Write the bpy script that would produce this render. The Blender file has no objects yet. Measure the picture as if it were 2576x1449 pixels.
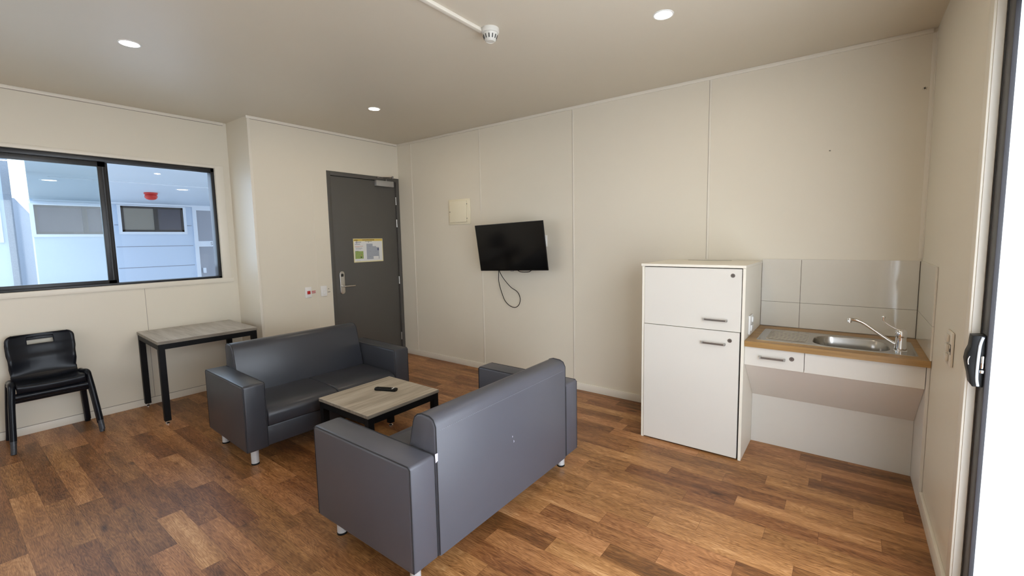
import bpy, bmesh, math, random
from mathutils import Vector, Matrix
PI = math.pi
S = bpy.context.scene
COL = S.collection
random.seed(7)

# ------------------------------------------------------------------ camera
yaw, pitch, roll = 0.6287, -0.0946, -0.0160
CAMPOS = Vector((4.8048, -3.7652, 1.5064))
F_PX, PX, PY = 1110.64, 40.0, -18.43
fw = Vector((-math.sin(yaw)*math.cos(pitch), math.cos(yaw)*math.cos(pitch), math.sin(pitch)))
rt = Vector((math.cos(yaw), math.sin(yaw), 0.0))
up = rt.cross(fw)
r2 = math.cos(roll)*rt + math.sin(roll)*up
u2 = -math.sin(roll)*rt + math.cos(roll)*up
cam = bpy.data.cameras.new('camera')
co = bpy.data.objects.new('camera', cam)
COL.objects.link(co)
m = Matrix((r2, u2, -fw)).transposed().to_4x4()
m.translation = CAMPOS
co.matrix_world = m
cam.sensor_width = 36.0
cam.lens = 36.0*F_PX/2576.0
cam.shift_x = -PX/2576.0
cam.shift_y = PY/2576.0
cam.clip_start = 0.02
cam.clip_end = 200
S.camera = co

# ------------------------------------------------------------------ light and exposure
S.view_settings.view_transform = 'Standard'
S.view_settings.look = 'None'
S.view_settings.gamma = 1.0
S.view_settings.use_curve_mapping = False
S.view_settings.exposure = 0.0

W = bpy.data.worlds.new('world')
S.world = W
W.use_nodes = True
bg = W.node_tree.nodes['Background']
bg.inputs['Color'].default_value = (0.90, 0.94, 1.0, 1)
bg.inputs['Strength'].default_value = 3.6

H = 2.7477          # ceiling height
WX = -0.4972        # window wall plane
RY = -1.7733        # alcove return wall plane
L = 5.1893          # right wall plane
FY = -5.3           # wall behind the camera
OY = -1.475         # start of the sliding door opening
OE = -4.05          # its far end
OH = 2.36


def lamp(name, kind, loc, power, color, size=0.1, size_y=None, rot=(0, 0, 0), spot=None):
    d = bpy.data.lights.new(name, kind)
    d.energy = power
    d.color = color
    if kind == 'AREA':
        d.size = size
        if size_y:
            d.shape = 'RECTANGLE'
            d.size_y = size_y
        else:
            d.shape = 'DISK'
    elif kind == 'SUN':
        d.angle = size
    else:
        d.shadow_soft_size = size
    if spot:
        d.spot_size = spot
        d.spot_blend = 0.6
    o = bpy.data.objects.new(name, d)
    COL.objects.link(o)
    o.location = loc
    o.rotation_euler = rot
    return o


# daylight entering by the glazed sliding door on the right
lamp('door_daylight', 'AREA', (5.42, (OY+OE)/2, 1.2), 84, (0.97, 0.98, 1.0), 2.2, 2.45, (0, PI/2, 0))
# fill light added behind the camera, just outside an invented rear window
lamp('added_rear_fill', 'AREA', (1.0, FY-0.14, 1.55), 62, (1.0, 0.94, 0.84), 2.2, 1.3, (PI/2, 0, PI))
# daylight entering by the window on the left
lamp('window_daylight', 'AREA', (-0.75, -2.76, 1.75), 11, (0.66, 0.82, 1.0), 1.0, 1.6, (0, -PI/2, 0))
LAMP_W = 3.7
for lx, ly in ((1.152, -2.888), (1.131, -1.130), (3.905, -1.194), (3.905, -2.95)):
    lamp('downlight_lamp', 'AREA', (lx, ly, H-0.012), LAMP_W, (1.0, 0.84, 0.62), 0.085)


# ------------------------------------------------------------------ materials
def new_mat(name):
    mt = bpy.data.materials.new(name)
    mt.use_nodes = True
    return mt, mt.node_tree.nodes, mt.node_tree.links, mt.node_tree.nodes['Principled BSDF']


def mat(name, color, rough=0.5, metal=0.0, noise=0.0, nscale=30, bump=0.0, bscale=200, spec=0.5, coat=0.0):
    mt, N, K, P = new_mat(name)
    P.inputs['Base Color'].default_value = (*color, 1)
    P.inputs['Roughness'].default_value = rough
    P.inputs['Metallic'].default_value = metal
    P.inputs['Specular IOR Level'].default_value = spec
    P.inputs['Coat Weight'].default_value = coat
    tc = N.new('ShaderNodeTexCoord')
    if noise > 0:
        n = N.new('ShaderNodeTexNoise')
        n.inputs['Scale'].default_value = nscale
        n.inputs['Detail'].default_value = 4
        K.new(tc.outputs['Object'], n.inputs['Vector'])
        r = N.new('ShaderNodeMix')
        r.data_type = 'RGBA'
        r.inputs['A'].default_value = (*[c*(1-noise) for c in color], 1)
        r.inputs['B'].default_value = (*[min(1, c*(1+noise)) for c in color], 1)
        K.new(n.outputs['Fac'], r.inputs['Factor'])
        K.new(r.outputs['Result'], P.inputs['Base Color'])
    if bump > 0:
        n = N.new('ShaderNodeTexNoise')
        n.inputs['Scale'].default_value = bscale
        n.inputs['Detail'].default_value = 3
        K.new(tc.outputs['Object'], n.inputs['Vector'])
        b = N.new('ShaderNodeBump')
        b.inputs['Strength'].default_value = bump
        b.inputs['Distance'].default_value = 0.002
        K.new(n.outputs['Fac'], b.inputs['Height'])
        K.new(b.outputs['Normal'], P.inputs['Normal'])
    return mt


def emit(name, color, strength):
    mt, N, K, P = new_mat(name)
    P.inputs['Base Color'].default_value = (*color, 1)
    P.inputs['Emission Color'].default_value = (*color, 1)
    P.inputs['Emission Strength'].default_value = strength
    return mt


def math_node(N, K, op, a, b=None, c=None):
    n = N.new('ShaderNodeMath')
    n.operation = op
    for i, v in enumerate((a, b, c)):
        if v is None:
            continue
        if isinstance(v, (int, float)):
            n.inputs[i].default_value = v
        else:
            K.new(v, n.inputs[i])
    return n.outputs[0]


def floor_mat():
    mt, N, K, P = new_mat('vinyl planks')
    tc = N.new('ShaderNodeTexCoord')
    sp = N.new('ShaderNodeSeparateXYZ')
    K.new(tc.outputs['Object'], sp.inputs[0])
    x, y = sp.outputs[0], sp.outputs[1]
    PW, PL = 0.1128, 0.652
    yy = math_node(N, K, 'DIVIDE', math_node(N, K, 'MULTIPLY_ADD', y, -1.0, -0.640), PW)
    row = math_node(N, K, 'FLOOR', yy)
    # stagger of the butt joints, row by row
    PH = [.103, .539, .32, .013, .43, .178, .604, .317, .098, .531, .226, .001, .41, .12, .54, .25, .01, .42, .52, .276, .086, .481, .164, .58]
    ph = N.new('ShaderNodeValToRGB')
    ph.color_ramp.interpolation = 'CONSTANT'
    el = ph.color_ramp.elements
    for i, v in enumerate(PH):
        q = el[0] if i == 0 else (el[1] if i == 1 else el.new(i/32.0))
        q.position = i/32.0
        q.color = (v, v, v, 1)
    K.new(math_node(N, K, 'DIVIDE', math_node(N, K, 'ADD', row, 0.5), 32.0), ph.inputs['Fac'])
    fy = math_node(N, K, 'FRACT', yy)
    wn = N.new('ShaderNodeTexWhiteNoise')
    wn.noise_dimensions = '1D'
    K.new(row, wn.inputs['W'])
    inside = math_node(N, K, 'MULTIPLY', math_node(N, K, 'GREATER_THAN', row, -0.5), math_node(N, K, 'LESS_THAN', row, 23.5))
    fall = math_node(N, K, 'MULTIPLY', wn.outputs['Value'], math_node(N, K, 'SUBTRACT', 1.0, inside))
    sep = N.new('ShaderNodeSeparateColor')
    K.new(ph.outputs['Color'], sep.inputs[0])
    shift = math_node(N, K, 'ADD', fall, math_node(N, K, 'MULTIPLY', sep.outputs[0], inside))
    xx = math_node(N, K, 'ADD', math_node(N, K, 'DIVIDE', math_node(N, K, 'SUBTRACT', x, shift), PL), 40.0)
    colm = math_node(N, K, 'FLOOR', xx)
    fx = math_node(N, K, 'FRACT', xx)
    cid = N.new('ShaderNodeCombineXYZ')
    K.new(row, cid.inputs[0]); K.new(colm, cid.inputs[1])
    rnd = N.new('ShaderNodeTexWhiteNoise')
    rnd.noise_dimensions = '3D'
    K.new(cid.outputs[0], rnd.inputs['Vector'])
    rs = N.new('ShaderNodeSeparateColor')
    K.new(rnd.outputs['Color'], rs.inputs[0])
    # coordinates of the grain, shifted for every plank
    gx = math_node(N, K, 'ADD', math_node(N, K, 'MULTIPLY', x, 1.0), math_node(N, K, 'MULTIPLY', rs.outputs[0], 37.0))
    gy = math_node(N, K, 'ADD', math_node(N, K, 'MULTIPLY', y, 1.0), math_node(N, K, 'MULTIPLY', rs.outputs[1], 53.0))

    def vec(sx, sy):
        c = N.new('ShaderNodeCombineXYZ')
        K.new(math_node(N, K, 'MULTIPLY', gx, sx), c.inputs[0])
        K.new(math_node(N, K, 'MULTIPLY', gy, sy), c.inputs[1])
        return c.outputs[0]
    warp = N.new('ShaderNodeTexNoise')          # slow warp makes the cathedral figure
    warp.inputs['Scale'].default_value = 1.0
    warp.inputs['Detail'].default_value = 1.5
    K.new(vec(3.2, 14), warp.inputs['Vector'])
    rings = math_node(N, K, 'SINE', math_node(N, K, 'MULTIPLY', warp.outputs['Fac'], 95.0))
    fine = N.new('ShaderNodeTexNoise')
    fine.inputs['Scale'].default_value = 1.0
    fine.inputs['Detail'].default_value = 5
    fine.inputs['Roughness'].default_value = 0.65
    K.new(vec(13, 260), fine.inputs['Vector'])
    broad = N.new('ShaderNodeTexNoise')
    broad.inputs['Scale'].default_value = 1.0
    broad.inputs['Detail'].default_value = 3
    K.new(vec(2.4, 17), broad.inputs['Vector'])
    knot = N.new('ShaderNodeTexVoronoi')
    knot.inputs['Scale'].default_value = 1.0
    K.new(vec(2.3, 6.5), knot.inputs['Vector'])
    kn = N.new('ShaderNodeMapRange')
    kn.inputs['From Min'].default_value = 0.03
    kn.inputs['From Max'].default_value = 0.13
    kn.inputs['To Min'].default_value = 1.0
    kn.inputs['To Max'].default_value = 0.0
    K.new(knot.outputs['Distance'], kn.inputs['Value'])
    dash = N.new('ShaderNodeTexNoise')
    dash.inputs['Scale'].default_value = 1.0
    dash.inputs['Detail'].default_value = 2
    K.new(vec(22, 420), dash.inputs['Vector'])
    dm = N.new('ShaderNodeMapRange')
    dm.inputs['From Min'].default_value = 0.60
    dm.inputs['From Max'].default_value = 0.72
    K.new(dash.outputs['Fac'], dm.inputs['Value'])
    # tone: 0 dark, 1 light
    t = math_node(N, K, 'MULTIPLY', rs.outputs[2], 0.38)
    t = math_node(N, K, 'ADD', t, math_node(N, K, 'MULTIPLY', math_node(N, K, 'SUBTRACT', fine.outputs['Fac'], 0.5), 1.0))
    t = math_node(N, K, 'ADD', t, math_node(N, K, 'MULTIPLY', math_node(N, K, 'SUBTRACT', broad.outputs['Fac'], 0.5), 0.72))
    t = math_node(N, K, 'ADD', t, math_node(N, K, 'MULTIPLY', rings, 0.055))
    t = math_node(N, K, 'ADD', t, 0.30)
    t = math_node(N, K, 'SUBTRACT', t, math_node(N, K, 'MULTIPLY', kn.outputs[0], 0.35))
    t = math_node(N, K, 'SUBTRACT', t, math_node(N, K, 'MULTIPLY', dm.outputs[0], 0.42))
    cr = N.new('ShaderNodeValToRGB')
    e = cr.color_ramp.elements
    e[0].position = 0.0; e[0].color = FLOOR_RAMP[0]
    e[1].position = 1.0; e[1].color = FLOOR_RAMP[3]
    a = e.new(0.36); a.color = FLOOR_RAMP[1]
    a = e.new(0.66); a.color = FLOOR_RAMP[2]
    K.new(t, cr.inputs['Fac'])
    # thin joints
    ey = math_node(N, K, 'MINIMUM', fy, math_node(N, K, 'SUBTRACT', 1.0, fy))
    ey = math_node(N, K, 'MULTIPLY', ey, PW)
    ex = math_node(N, K, 'MULTIPLY', math_node(N, K, 'MINIMUM', fx, math_node(N, K, 'SUBTRACT', 1.0, fx)), PL)
    j = math_node(N, K, 'LESS_THAN', math_node(N, K, 'MINIMUM', ex, ey), 0.0010)
    mx = N.new('ShaderNodeMix'); mx.data_type = 'RGBA'; mx.blend_type = 'MULTIPLY'
    mx.inputs['B'].default_value = (0.62, 0.56, 0.50, 1)
    K.new(j, mx.inputs['Factor'])
    K.new(cr.outputs['Color'], mx.inputs['A'])
    hs = N.new('ShaderNodeHueSaturation')
    K.new(mx.outputs['Result'], hs.inputs['Color'])
    K.new(math_node(N, K, 'ADD', math_node(N, K, 'MULTIPLY', rs.outputs[0], 0.008), 0.496), hs.inputs['Hue'])
    K.new(hs.outputs['Color'], P.inputs['Base Color'])
    P.inputs['Roughness'].default_value = 0.42
    P.inputs['Specular IOR Level'].default_value = 0.45
    b = N.new('ShaderNodeBump')
    b.inputs['Strength'].default_value = 0.12
    b.inputs['Distance'].default_value = 0.001
    K.new(fine.outputs['Fac'], b.inputs['Height'])
    K.new(b.outputs['Normal'], P.inputs['Normal'])
    return mt


def wood_mat(name, cols, axis, fine=(3, 120), rough=0.45, contrast=1.1):
    """laminate with the grain running along the given object axis (0 = x, 1 = y)"""
    mt, N, K, P = new_mat(name)
    tc = N.new('ShaderNodeTexCoord')
    mp = N.new('ShaderNodeMapping')
    sc = [fine[1]]*3
    sc[axis] = fine[0]
    mp.inputs['Scale'].default_value = sc
    K.new(tc.outputs['Object'], mp.inputs['Vector'])
    n = N.new('ShaderNodeTexNoise')
    n.inputs['Scale'].default_value = 1
    n.inputs['Detail'].default_value = 5
    n.inputs['Roughness'].default_value = 0.6
    K.new(mp.outputs[0], n.inputs['Vector'])
    mp2 = N.new('ShaderNodeMapping')
    sc = [fine[1]*0.16]*3
    sc[axis] = fine[0]*0.5
    mp2.inputs['Scale'].default_value = sc
    K.new(tc.outputs['Object'], mp2.inputs['Vector'])
    n2 = N.new('ShaderNodeTexNoise')
    n2.inputs['Scale'].default_value = 1
    n2.inputs['Detail'].default_value = 3
    K.new(mp2.outputs[0], n2.inputs['Vector'])
    t = math_node(N, K, 'ADD', math_node(N, K, 'MULTIPLY', n.outputs['Fac'], contrast), math_node(N, K, 'MULTIPLY', n2.outputs['Fac'], contrast))
    t = math_node(N, K, 'SUBTRACT', t, contrast-0.5)
    cr = N.new('ShaderNodeValToRGB')
    e = cr.color_ramp.elements
    e[0].position = 0.15; e[0].color = (*cols[0], 1)
    e[1].position = 0.85; e[1].color = (*cols[2], 1)
    a = e.new(0.5); a.color = (*cols[1], 1)
    K.new(t, cr.inputs['Fac'])
    K.new(cr.outputs['Color'], P.inputs['Base Color'])
    P.inputs['Roughness'].default_value = rough
    return mt


def glass_mat(name, tint, refl_rough=0.0):
    mt, N, K, P = new_mat(name)
    N.remove(P)
    out = N['Material Output']
    tr = N.new('ShaderNodeBsdfTransparent'); tr.inputs[0].default_value = (*tint, 1)
    gl = N.new('ShaderNodeBsdfGlossy'); gl.inputs['Roughness'].default_value = refl_rough
    fr = N.new('ShaderNodeFresnel'); fr.inputs['IOR'].default_value = 1.55
    mx = N.new('ShaderNodeMixShader')
    K.new(math_node(N, K, 'MULTIPLY', fr.outputs[0], 0.62), mx.inputs[0]); K.new(tr.outputs[0], mx.inputs[1]); K.new(gl.outputs[0], mx.inputs[2])
    K.new(mx.outputs[0], out.inputs['Surface'])
    return mt


def frosted_mat():
    mt, N, K, P = new_mat('frosted glass')
    N.remove(P)
    out = N['Material Output']
    tr = N.new('ShaderNodeBsdfTransparent'); tr.inputs[0].default_value = (0.96, 0.98, 1, 1)
    tl = N.new('ShaderNodeBsdfTranslucent'); tl.inputs[0].default_value = (0.9, 0.95, 1, 1)
    mx = N.new('ShaderNodeMixShader'); mx.inputs[0].default_value = 0.5
    K.new(tr.outputs[0], mx.inputs[1]); K.new(tl.outputs[0], mx.inputs[2])
    K.new(mx.outputs[0], out.inputs['Surface'])
    return mt


FLOOR_RAMP = [(0.050, 0.017, 0.005, 1), (0.210, 0.084, 0.026, 1), (0.42, 0.195, 0.070, 1), (0.70, 0.40, 0.19, 1)]
M = {}
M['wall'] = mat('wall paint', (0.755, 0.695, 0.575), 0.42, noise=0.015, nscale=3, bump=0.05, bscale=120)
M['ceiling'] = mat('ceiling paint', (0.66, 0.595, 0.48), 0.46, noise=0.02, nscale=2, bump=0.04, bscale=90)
M['trim'] = mat('trim paint', (0.80, 0.745, 0.64), 0.4)
M['seam'] = mat('shadow gap', (0.34, 0.30, 0.25), 0.8)
M['floor'] = floor_mat()
M['board'] = mat('white board', (0.72, 0.685, 0.62), 0.38, noise=0.01, nscale=4)
M['board_edge'] = mat('cream edge strip', (0.84, 0.79, 0.68), 0.4)
M['slope'] = mat('matt panel', (0.80, 0.75, 0.68), 0.5)
M['dark'] = mat('dark gap', (0.02, 0.018, 0.016), 0.7)
M['doorgrey'] = mat('grey door paint', (0.098, 0.092, 0.082), 0.42, noise=0.04, nscale=6)
M['framegrey'] = mat('grey frame paint', (0.088, 0.083, 0.075), 0.4)
M['alu'] = mat('black aluminium', (0.012, 0.013, 0.016), 0.38, bump=0.02)
M['alu2'] = mat('dark brown aluminium', (0.030, 0.028, 0.032), 0.4)
M['steel'] = mat('brushed steel', (0.62, 0.60, 0.56), 0.28, metal=1.0, noise=0.05, nscale=60)
M['sinksteel'] = mat('sink steel', (0.47, 0.45, 0.42), 0.22, metal=1.0, noise=0.05, nscale=80)
M['chrome'] = mat('chrome', (0.80, 0.80, 0.80), 0.06, metal=1.0)
M['satin'] = mat('satin grey handle', (0.24, 0.22, 0.21), 0.35, metal=0.8)
M['closer'] = mat('closer cover', (0.42, 0.41, 0.39), 0.35, metal=0.4)
M['edgealu'] = mat('pale anodised edge', (0.50, 0.53, 0.57), 0.4)
M['creamplate'] = mat('cream switch plastic', (0.70, 0.64, 0.54), 0.35)
M['detector'] = mat('off white detector plastic', (0.66, 0.64, 0.58), 0.4)
M['plate'] = mat('white switch plastic', (0.84, 0.83, 0.80), 0.3)
M['cream'] = mat('cream panel', (0.86, 0.79, 0.60), 0.4)
M['red'] = mat('red plastic', (0.50, 0.015, 0.012), 0.3)
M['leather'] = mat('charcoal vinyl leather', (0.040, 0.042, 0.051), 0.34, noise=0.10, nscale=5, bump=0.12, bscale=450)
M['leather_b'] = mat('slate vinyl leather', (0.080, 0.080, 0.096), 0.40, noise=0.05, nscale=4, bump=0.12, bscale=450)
M['piping'] = mat('dark seam thread', (0.018, 0.018, 0.022), 0.6)
M['stitch'] = mat('grey stitch', (0.22, 0.22, 0.25), 0.6)
M['sofaleg'] = mat('silver sofa leg', (0.66, 0.67, 0.68), 0.35, metal=0.35)
M['rubber'] = mat('black rubber', (0.006, 0.006, 0.006), 0.6, spec=0.25)
M['blackmetal'] = mat('black powder coat', (0.0035, 0.0035, 0.004), 0.55, spec=0.2)
M['tabletop'] = wood_mat('grey oak laminate', ((0.27, 0.22, 0.16), (0.44, 0.37, 0.28), (0.56, 0.50, 0.40)), 1, (4, 150), 0.42, 1.1)
M['sidetop'] = wood_mat('grey ash laminate', ((0.23, 0.20, 0.17), (0.38, 0.34, 0.30), (0.50, 0.47, 0.43)), 0, (4, 110), 0.3, 1.1)
M['edge'] = wood_mat('laminate edge', ((0.12, 0.10, 0.08), (0.22, 0.19, 0.15), (0.32, 0.28, 0.23)), 1, (6, 200), 0.5, 1.1)
M['worktop'] = wood_mat('oak worktop', ((0.20, 0.10, 0.030), (0.36, 0.205, 0.070), (0.48, 0.30, 0.12)), 0, (3, 90), 0.4, 0.9)
M['chair'] = mat('navy black plastic', (0.0055, 0.007, 0.011), 0.30, bump=0.03, bscale=300, spec=0.22)
M['ferrule'] = mat('worn grey plastic foot', (0.045, 0.05, 0.06), 0.4, noise=0.6, nscale=60)
M['screen'] = mat('tv screen', (0.004, 0.004, 0.004), 0.12, spec=0.35)
M['bezel'] = mat('tv bezel', (0.004, 0.004, 0.004), 0.4, spec=0.25)
M['tile'] = mat('glossy white tile', (0.70, 0.66, 0.58), 0.06, noise=0.01, nscale=3)
M['grout'] = mat('grey grout', (0.16, 0.13, 0.10), 0.8)
M['led'] = emit('lit diffuser', (1.0, 0.93, 0.80), 22)
M['led_out'] = emit('lit outdoor diffuser', (1.0, 0.97, 0.92), 3.5)
M['paper'] = mat('white paper', (0.78, 0.78, 0.76), 0.4)
M['yellow'] = mat('yellow print', (0.72, 0.52, 0.10), 0.4)
M['paleyellow'] = mat('pale yellow print', (0.80, 0.72, 0.42), 0.4)
M['ink'] = mat('black ink', (0.02, 0.02, 0.02), 0.5)
M['greyink'] = mat('grey ink', (0.30, 0.32, 0.36), 0.5)
M['plan'] = mat('grey plan print', (0.38, 0.41, 0.46), 0.5, noise=0.1, nscale=120)
M['map'] = mat('green map print', (0.30, 0.40, 0.12), 0.5, noise=0.5, nscale=90)
M['orangeink'] = mat('orange ink', (0.62, 0.20, 0.10), 0.5)
M['blueink'] = mat('navy ink', (0.03, 0.04, 0.14), 0.5)
M['tag'] = mat('white tag', (0.58, 0.55, 0.66), 0.5)
M['glass'] = glass_mat('window glass', (0.94, 0.97, 1.0))
M['glass_sash'] = glass_mat('tinted sash glass', (0.78, 0.84, 0.86))
M['frost'] = frosted_mat()
M['cladding'] = mat('pale blue cladding', (0.56, 0.68, 0.84), 0.5, noise=0.02, nscale=1)
M['soffit'] = mat('pale soffit lining', (0.64, 0.76, 0.90), 0.5)
M['outtrim'] = mat('white exterior trim', (0.72, 0.80, 0.90), 0.5)
M['outglass'] = mat('dark exterior glass', (0.035, 0.04, 0.065), 0.25)
M['left_pane'] = mat('glass with painted reflection', (0.24, 0.23, 0.20), 0.5)  # window reflection painted as a paler grey over dark glass
M['screenmesh'] = mat('grey door panel', (0.33, 0.36, 0.42), 0.5)
M['column'] = mat('blue grey column', (0.27, 0.31, 0.40), 0.6, noise=0.2, nscale=60)
M['concrete'] = mat('concrete paving', (0.55, 0.54, 0.52), 0.8, noise=0.05, nscale=3)


# ------------------------------------------------------------------ mesh helpers
def NB():
    return bmesh.new()


def box(bm, x0, x1, y0, y1, z0, z1, bev=0.0, seg=2, mi=0):
    vs = [bm.verts.new(p) for p in ((x0, y0, z0), (x1, y0, z0), (x1, y1, z0), (x0, y1, z0),
                                    (x0, y0, z1), (x1, y0, z1), (x1, y1, z1), (x0, y1, z1))]
    fs = [bm.faces.new([vs[i] for i in f]) for f in ((0, 3, 2, 1), (4, 5, 6, 7), (0, 1, 5, 4), (1, 2, 6, 5), (2, 3, 7, 6), (3, 0, 4, 7))]
    for f in fs:
        f.material_index = mi
    if bev > 0:
        es = list({e for f in fs for e in f.edges})
        bmesh.ops.bevel(bm, geom=es, offset=bev, segments=seg, profile=0.5, affect='EDGES', clamp_overlap=True)
    return bm


def prism(bm, poly, axis, a0, a1, bev=0.0, seg=2):
    """extrude a 2-D polygon; axis 0: poly=(y,z), 1: (x,z), 2: (x,y)"""
    def P3(p, a):
        return {0: (a, p[0], p[1]), 1: (p[0], a, p[1]), 2: (p[0], p[1], a)}[axis]
    A = [bm.verts.new(P3(p, a0)) for p in poly]
    B = [bm.verts.new(P3(p, a1)) for p in poly]
    n = len(poly)
    fs = [bm.faces.new(A[::-1]), bm.faces.new(B)]
    for i in range(n):
        fs.append(bm.faces.new((A[i], A[(i+1) % n], B[(i+1) % n], B[i])))
    bmesh.ops.recalc_face_normals(bm, faces=fs)
    if bev > 0:
        es = list({e for f in fs[:2] for e in f.edges})
        bmesh.ops.bevel(bm, geom=es, offset=bev, segments=seg, profile=0.5, affect='EDGES', clamp_overlap=True)
    return bm


def frame_at(d):
    d = Vector(d).normalized()
    a = Vector((0, 0, 1)) if abs(d.z) < 0.9 else Vector((1, 0, 0))
    u = d.cross(a).normalized()
    return u, d.cross(u).normalized()


def rings(bm, rs, closed=False, caps=True):
    n = len(rs[0])
    V = [[bm.verts.new(p) for p in r] for r in rs]
    fs = []
    for i in range(len(V)-1 if not closed else len(V)):
        a, b = V[i], V[(i+1) % len(V)]
        for k in range(n):
            fs.append(bm.faces.new((a[k], a[(k+1) % n], b[(k+1) % n], b[k])))
    if caps and not closed:
        fs.append(bm.faces.new(V[0][::-1])); fs.append(bm.faces.new(V[-1]))
    bmesh.ops.recalc_face_normals(bm, faces=fs)
    return bm


def tube(bm, pts, r, n=12, caps=True, flat=None):
    pts = [Vector(p) for p in pts]
    rr = r if isinstance(r, (list, tuple)) else [r]*len(pts)
    out = []
    u = None
    for i, p in enumerate(pts):
        if i == 0:
            d = pts[1]-p
        elif i == len(pts)-1:
            d = p-pts[i-1]
        else:
            d = (pts[i+1]-p).normalized()+(p-pts[i-1]).normalized()
        d.normalize()
        if u is None:
            u, v = frame_at(d)
        else:
            u = (u-d*u.dot(d)).normalized()
            v = d.cross(u).normalized()
        fl = 1.0 if flat is None else flat
        out.append([p+u*math.cos(2*PI*k/n)*rr[i]+v*math.sin(2*PI*k/n)*rr[i]*fl for k in range(n)])
    return rings(bm, out, caps=caps)


def cyl(bm, p0, p1, r0, r1=None, n=24):
    return tube(bm, [p0, p1], [r0, r0 if r1 is None else r1], n)


def lathe(bm, prof, c=(0, 0, 0), n=32, caps=True):
    out = [[(c[0]+r*math.cos(2*PI*k/n), c[1]+r*math.sin(2*PI*k/n), c[2]+z) for k in range(n)] for r, z in prof]
    return rings(bm, out, caps=caps)


def smooth_path(pts, sub=8, closed=False):
    pts = [Vector(p) for p in pts]
    n = len(pts)
    out = []
    for i in range(n if closed else n-1):
        g = lambda k: pts[k % n] if closed else pts[max(0, min(n-1, k))]
        p0, p1, p2, p3 = g(i-1), g(i), g(i+1), g(i+2)
        for s in range(sub):
            t = s/sub
            out.append(0.5*((2*p1)+(-p0+p2)*t+(2*p0-5*p1+4*p2-p3)*t*t+(-p0+3*p1-3*p2+p3)*t**3))
    if not closed:
        out.append(pts[-1])
    return out


def obj(name, bm, m, parent=None, label=None, kind=None, angle=35, loc=None):
    me = bpy.data.meshes.new(name)
    bm.to_mesh(me)
    bm.free()
    for mm in (m if isinstance(m, (list, tuple)) else [m]):
        me.materials.append(M[mm] if isinstance(mm, str) else mm)
    for p in me.polygons:
        p.use_smooth = True
    me.set_sharp_from_angle(angle=math.radians(angle))
    o = bpy.data.objects.new(name, me)
    COL.objects.link(o)
    if parent is not None:
        o.parent = parent
    if loc:
        o.location = loc
    if label:
        o['label'] = label
    if kind:
        o['kind'] = kind
    return o


def tag(o, label, cat, group=None):
    o['label'] = label
    o['category'] = cat
    if group:
        o['group'] = group
    return o


def thing(name, label, cat, loc=(0, 0, 0), rz=0.0, group=None, rot=None):
    o = bpy.data.objects.new(name, None)
    COL.objects.link(o)
    o.empty_display_size = 0.1
    o.location = loc
    o.rotation_euler = rot if rot else (0, 0, rz)
    return tag(o, label, cat, group)


def struct_root(name, loc=(0, 0, 0)):
    o = bpy.data.objects.new(name, None)
    COL.objects.link(o)
    o.empty_display_size = 0.1
    o.location = loc
    o['kind'] = 'structure'
    return o


def struct(name, bm, m):
    return obj(name, bm, m, kind='structure')


def copy_tree(o, parent=None):
    c = o.copy()
    COL.objects.link(c)
    if parent is not None:
        c.parent = parent
    for ch in [q for q in COL.objects if q.parent == o]:
        copy_tree(ch, c)
    return c


def text_obj(name, body, size, mt, parent, mw, label=None, ext=0.0004):
    cu = bpy.data.curves.new(name, 'FONT')
    cu.body = body
    cu.size = size
    cu.extrude = ext
    cu.offset = size*0.025
    cu.align_x = 'CENTER'
    cu.align_y = 'CENTER'
    tmp = bpy.data.objects.new('tmp', cu)
    COL.objects.link(tmp)
    bpy.context.view_layer.update()
    dg = bpy.context.evaluated_depsgraph_get()
    me = bpy.data.meshes.new_from_object(tmp.evaluated_get(dg))
    bpy.data.objects.remove(tmp)
    me.materials.clear()
    me.materials.append(M[mt])
    me.transform(mw)
    o = bpy.data.objects.new(name, me)
    COL.objects.link(o)
    o.parent = parent
    if label:
        o['label'] = label
    return o


# ------------------------------------------------------------------ the room shell
def wallbox(x0, x1, y0, y1, z0, z1, bm=None):
    bm = bm or NB()
    return box(bm, x0, x1, y0, y1, z0, z1)


b = NB(); box(b, WX-0.12, L+0.12, FY-0.1, 0.1, -0.08, 0.0); struct('floor', b, 'floor')
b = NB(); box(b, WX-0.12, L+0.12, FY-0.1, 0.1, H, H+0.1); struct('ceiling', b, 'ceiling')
b = NB(); box(b, 0.0, L+0.12, 0.0, 0.1, 0, H); struct('wall_back', b, 'wall')
# door wall with a recess for the grey door
DY0, DY1, DH = -0.990, 0.0, 2.31
b = NB(); box(b, -0.1, 0.0, RY, DY0, 0, H); box(b, -0.1, 0.0, DY0, 0.0, DH, H); box(b, -0.1, -0.075, DY0, 0.0, 0, DH)
struct('wall_left', b, 'wall')
b = NB(); box(b, WX, -0.1, RY, RY+0.1, 0, H); struct('wall_return', b, 'wall')
# window wall with its opening
WY0, WY1, WZ0, WZ1 = -1.908, -3.625, 1.150, 2.276
b = NB()
box(b, WX-0.12, WX, WY0, RY+0.1, 0, H)
box(b, WX-0.12, WX, FY, WY1, 0, H)
box(b, WX-0.12, WX, WY1, WY0, 0, WZ0)
box(b, WX-0.12, WX, WY1, WY0, WZ1, H)
struct('wall_window', b, 'wall')
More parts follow.
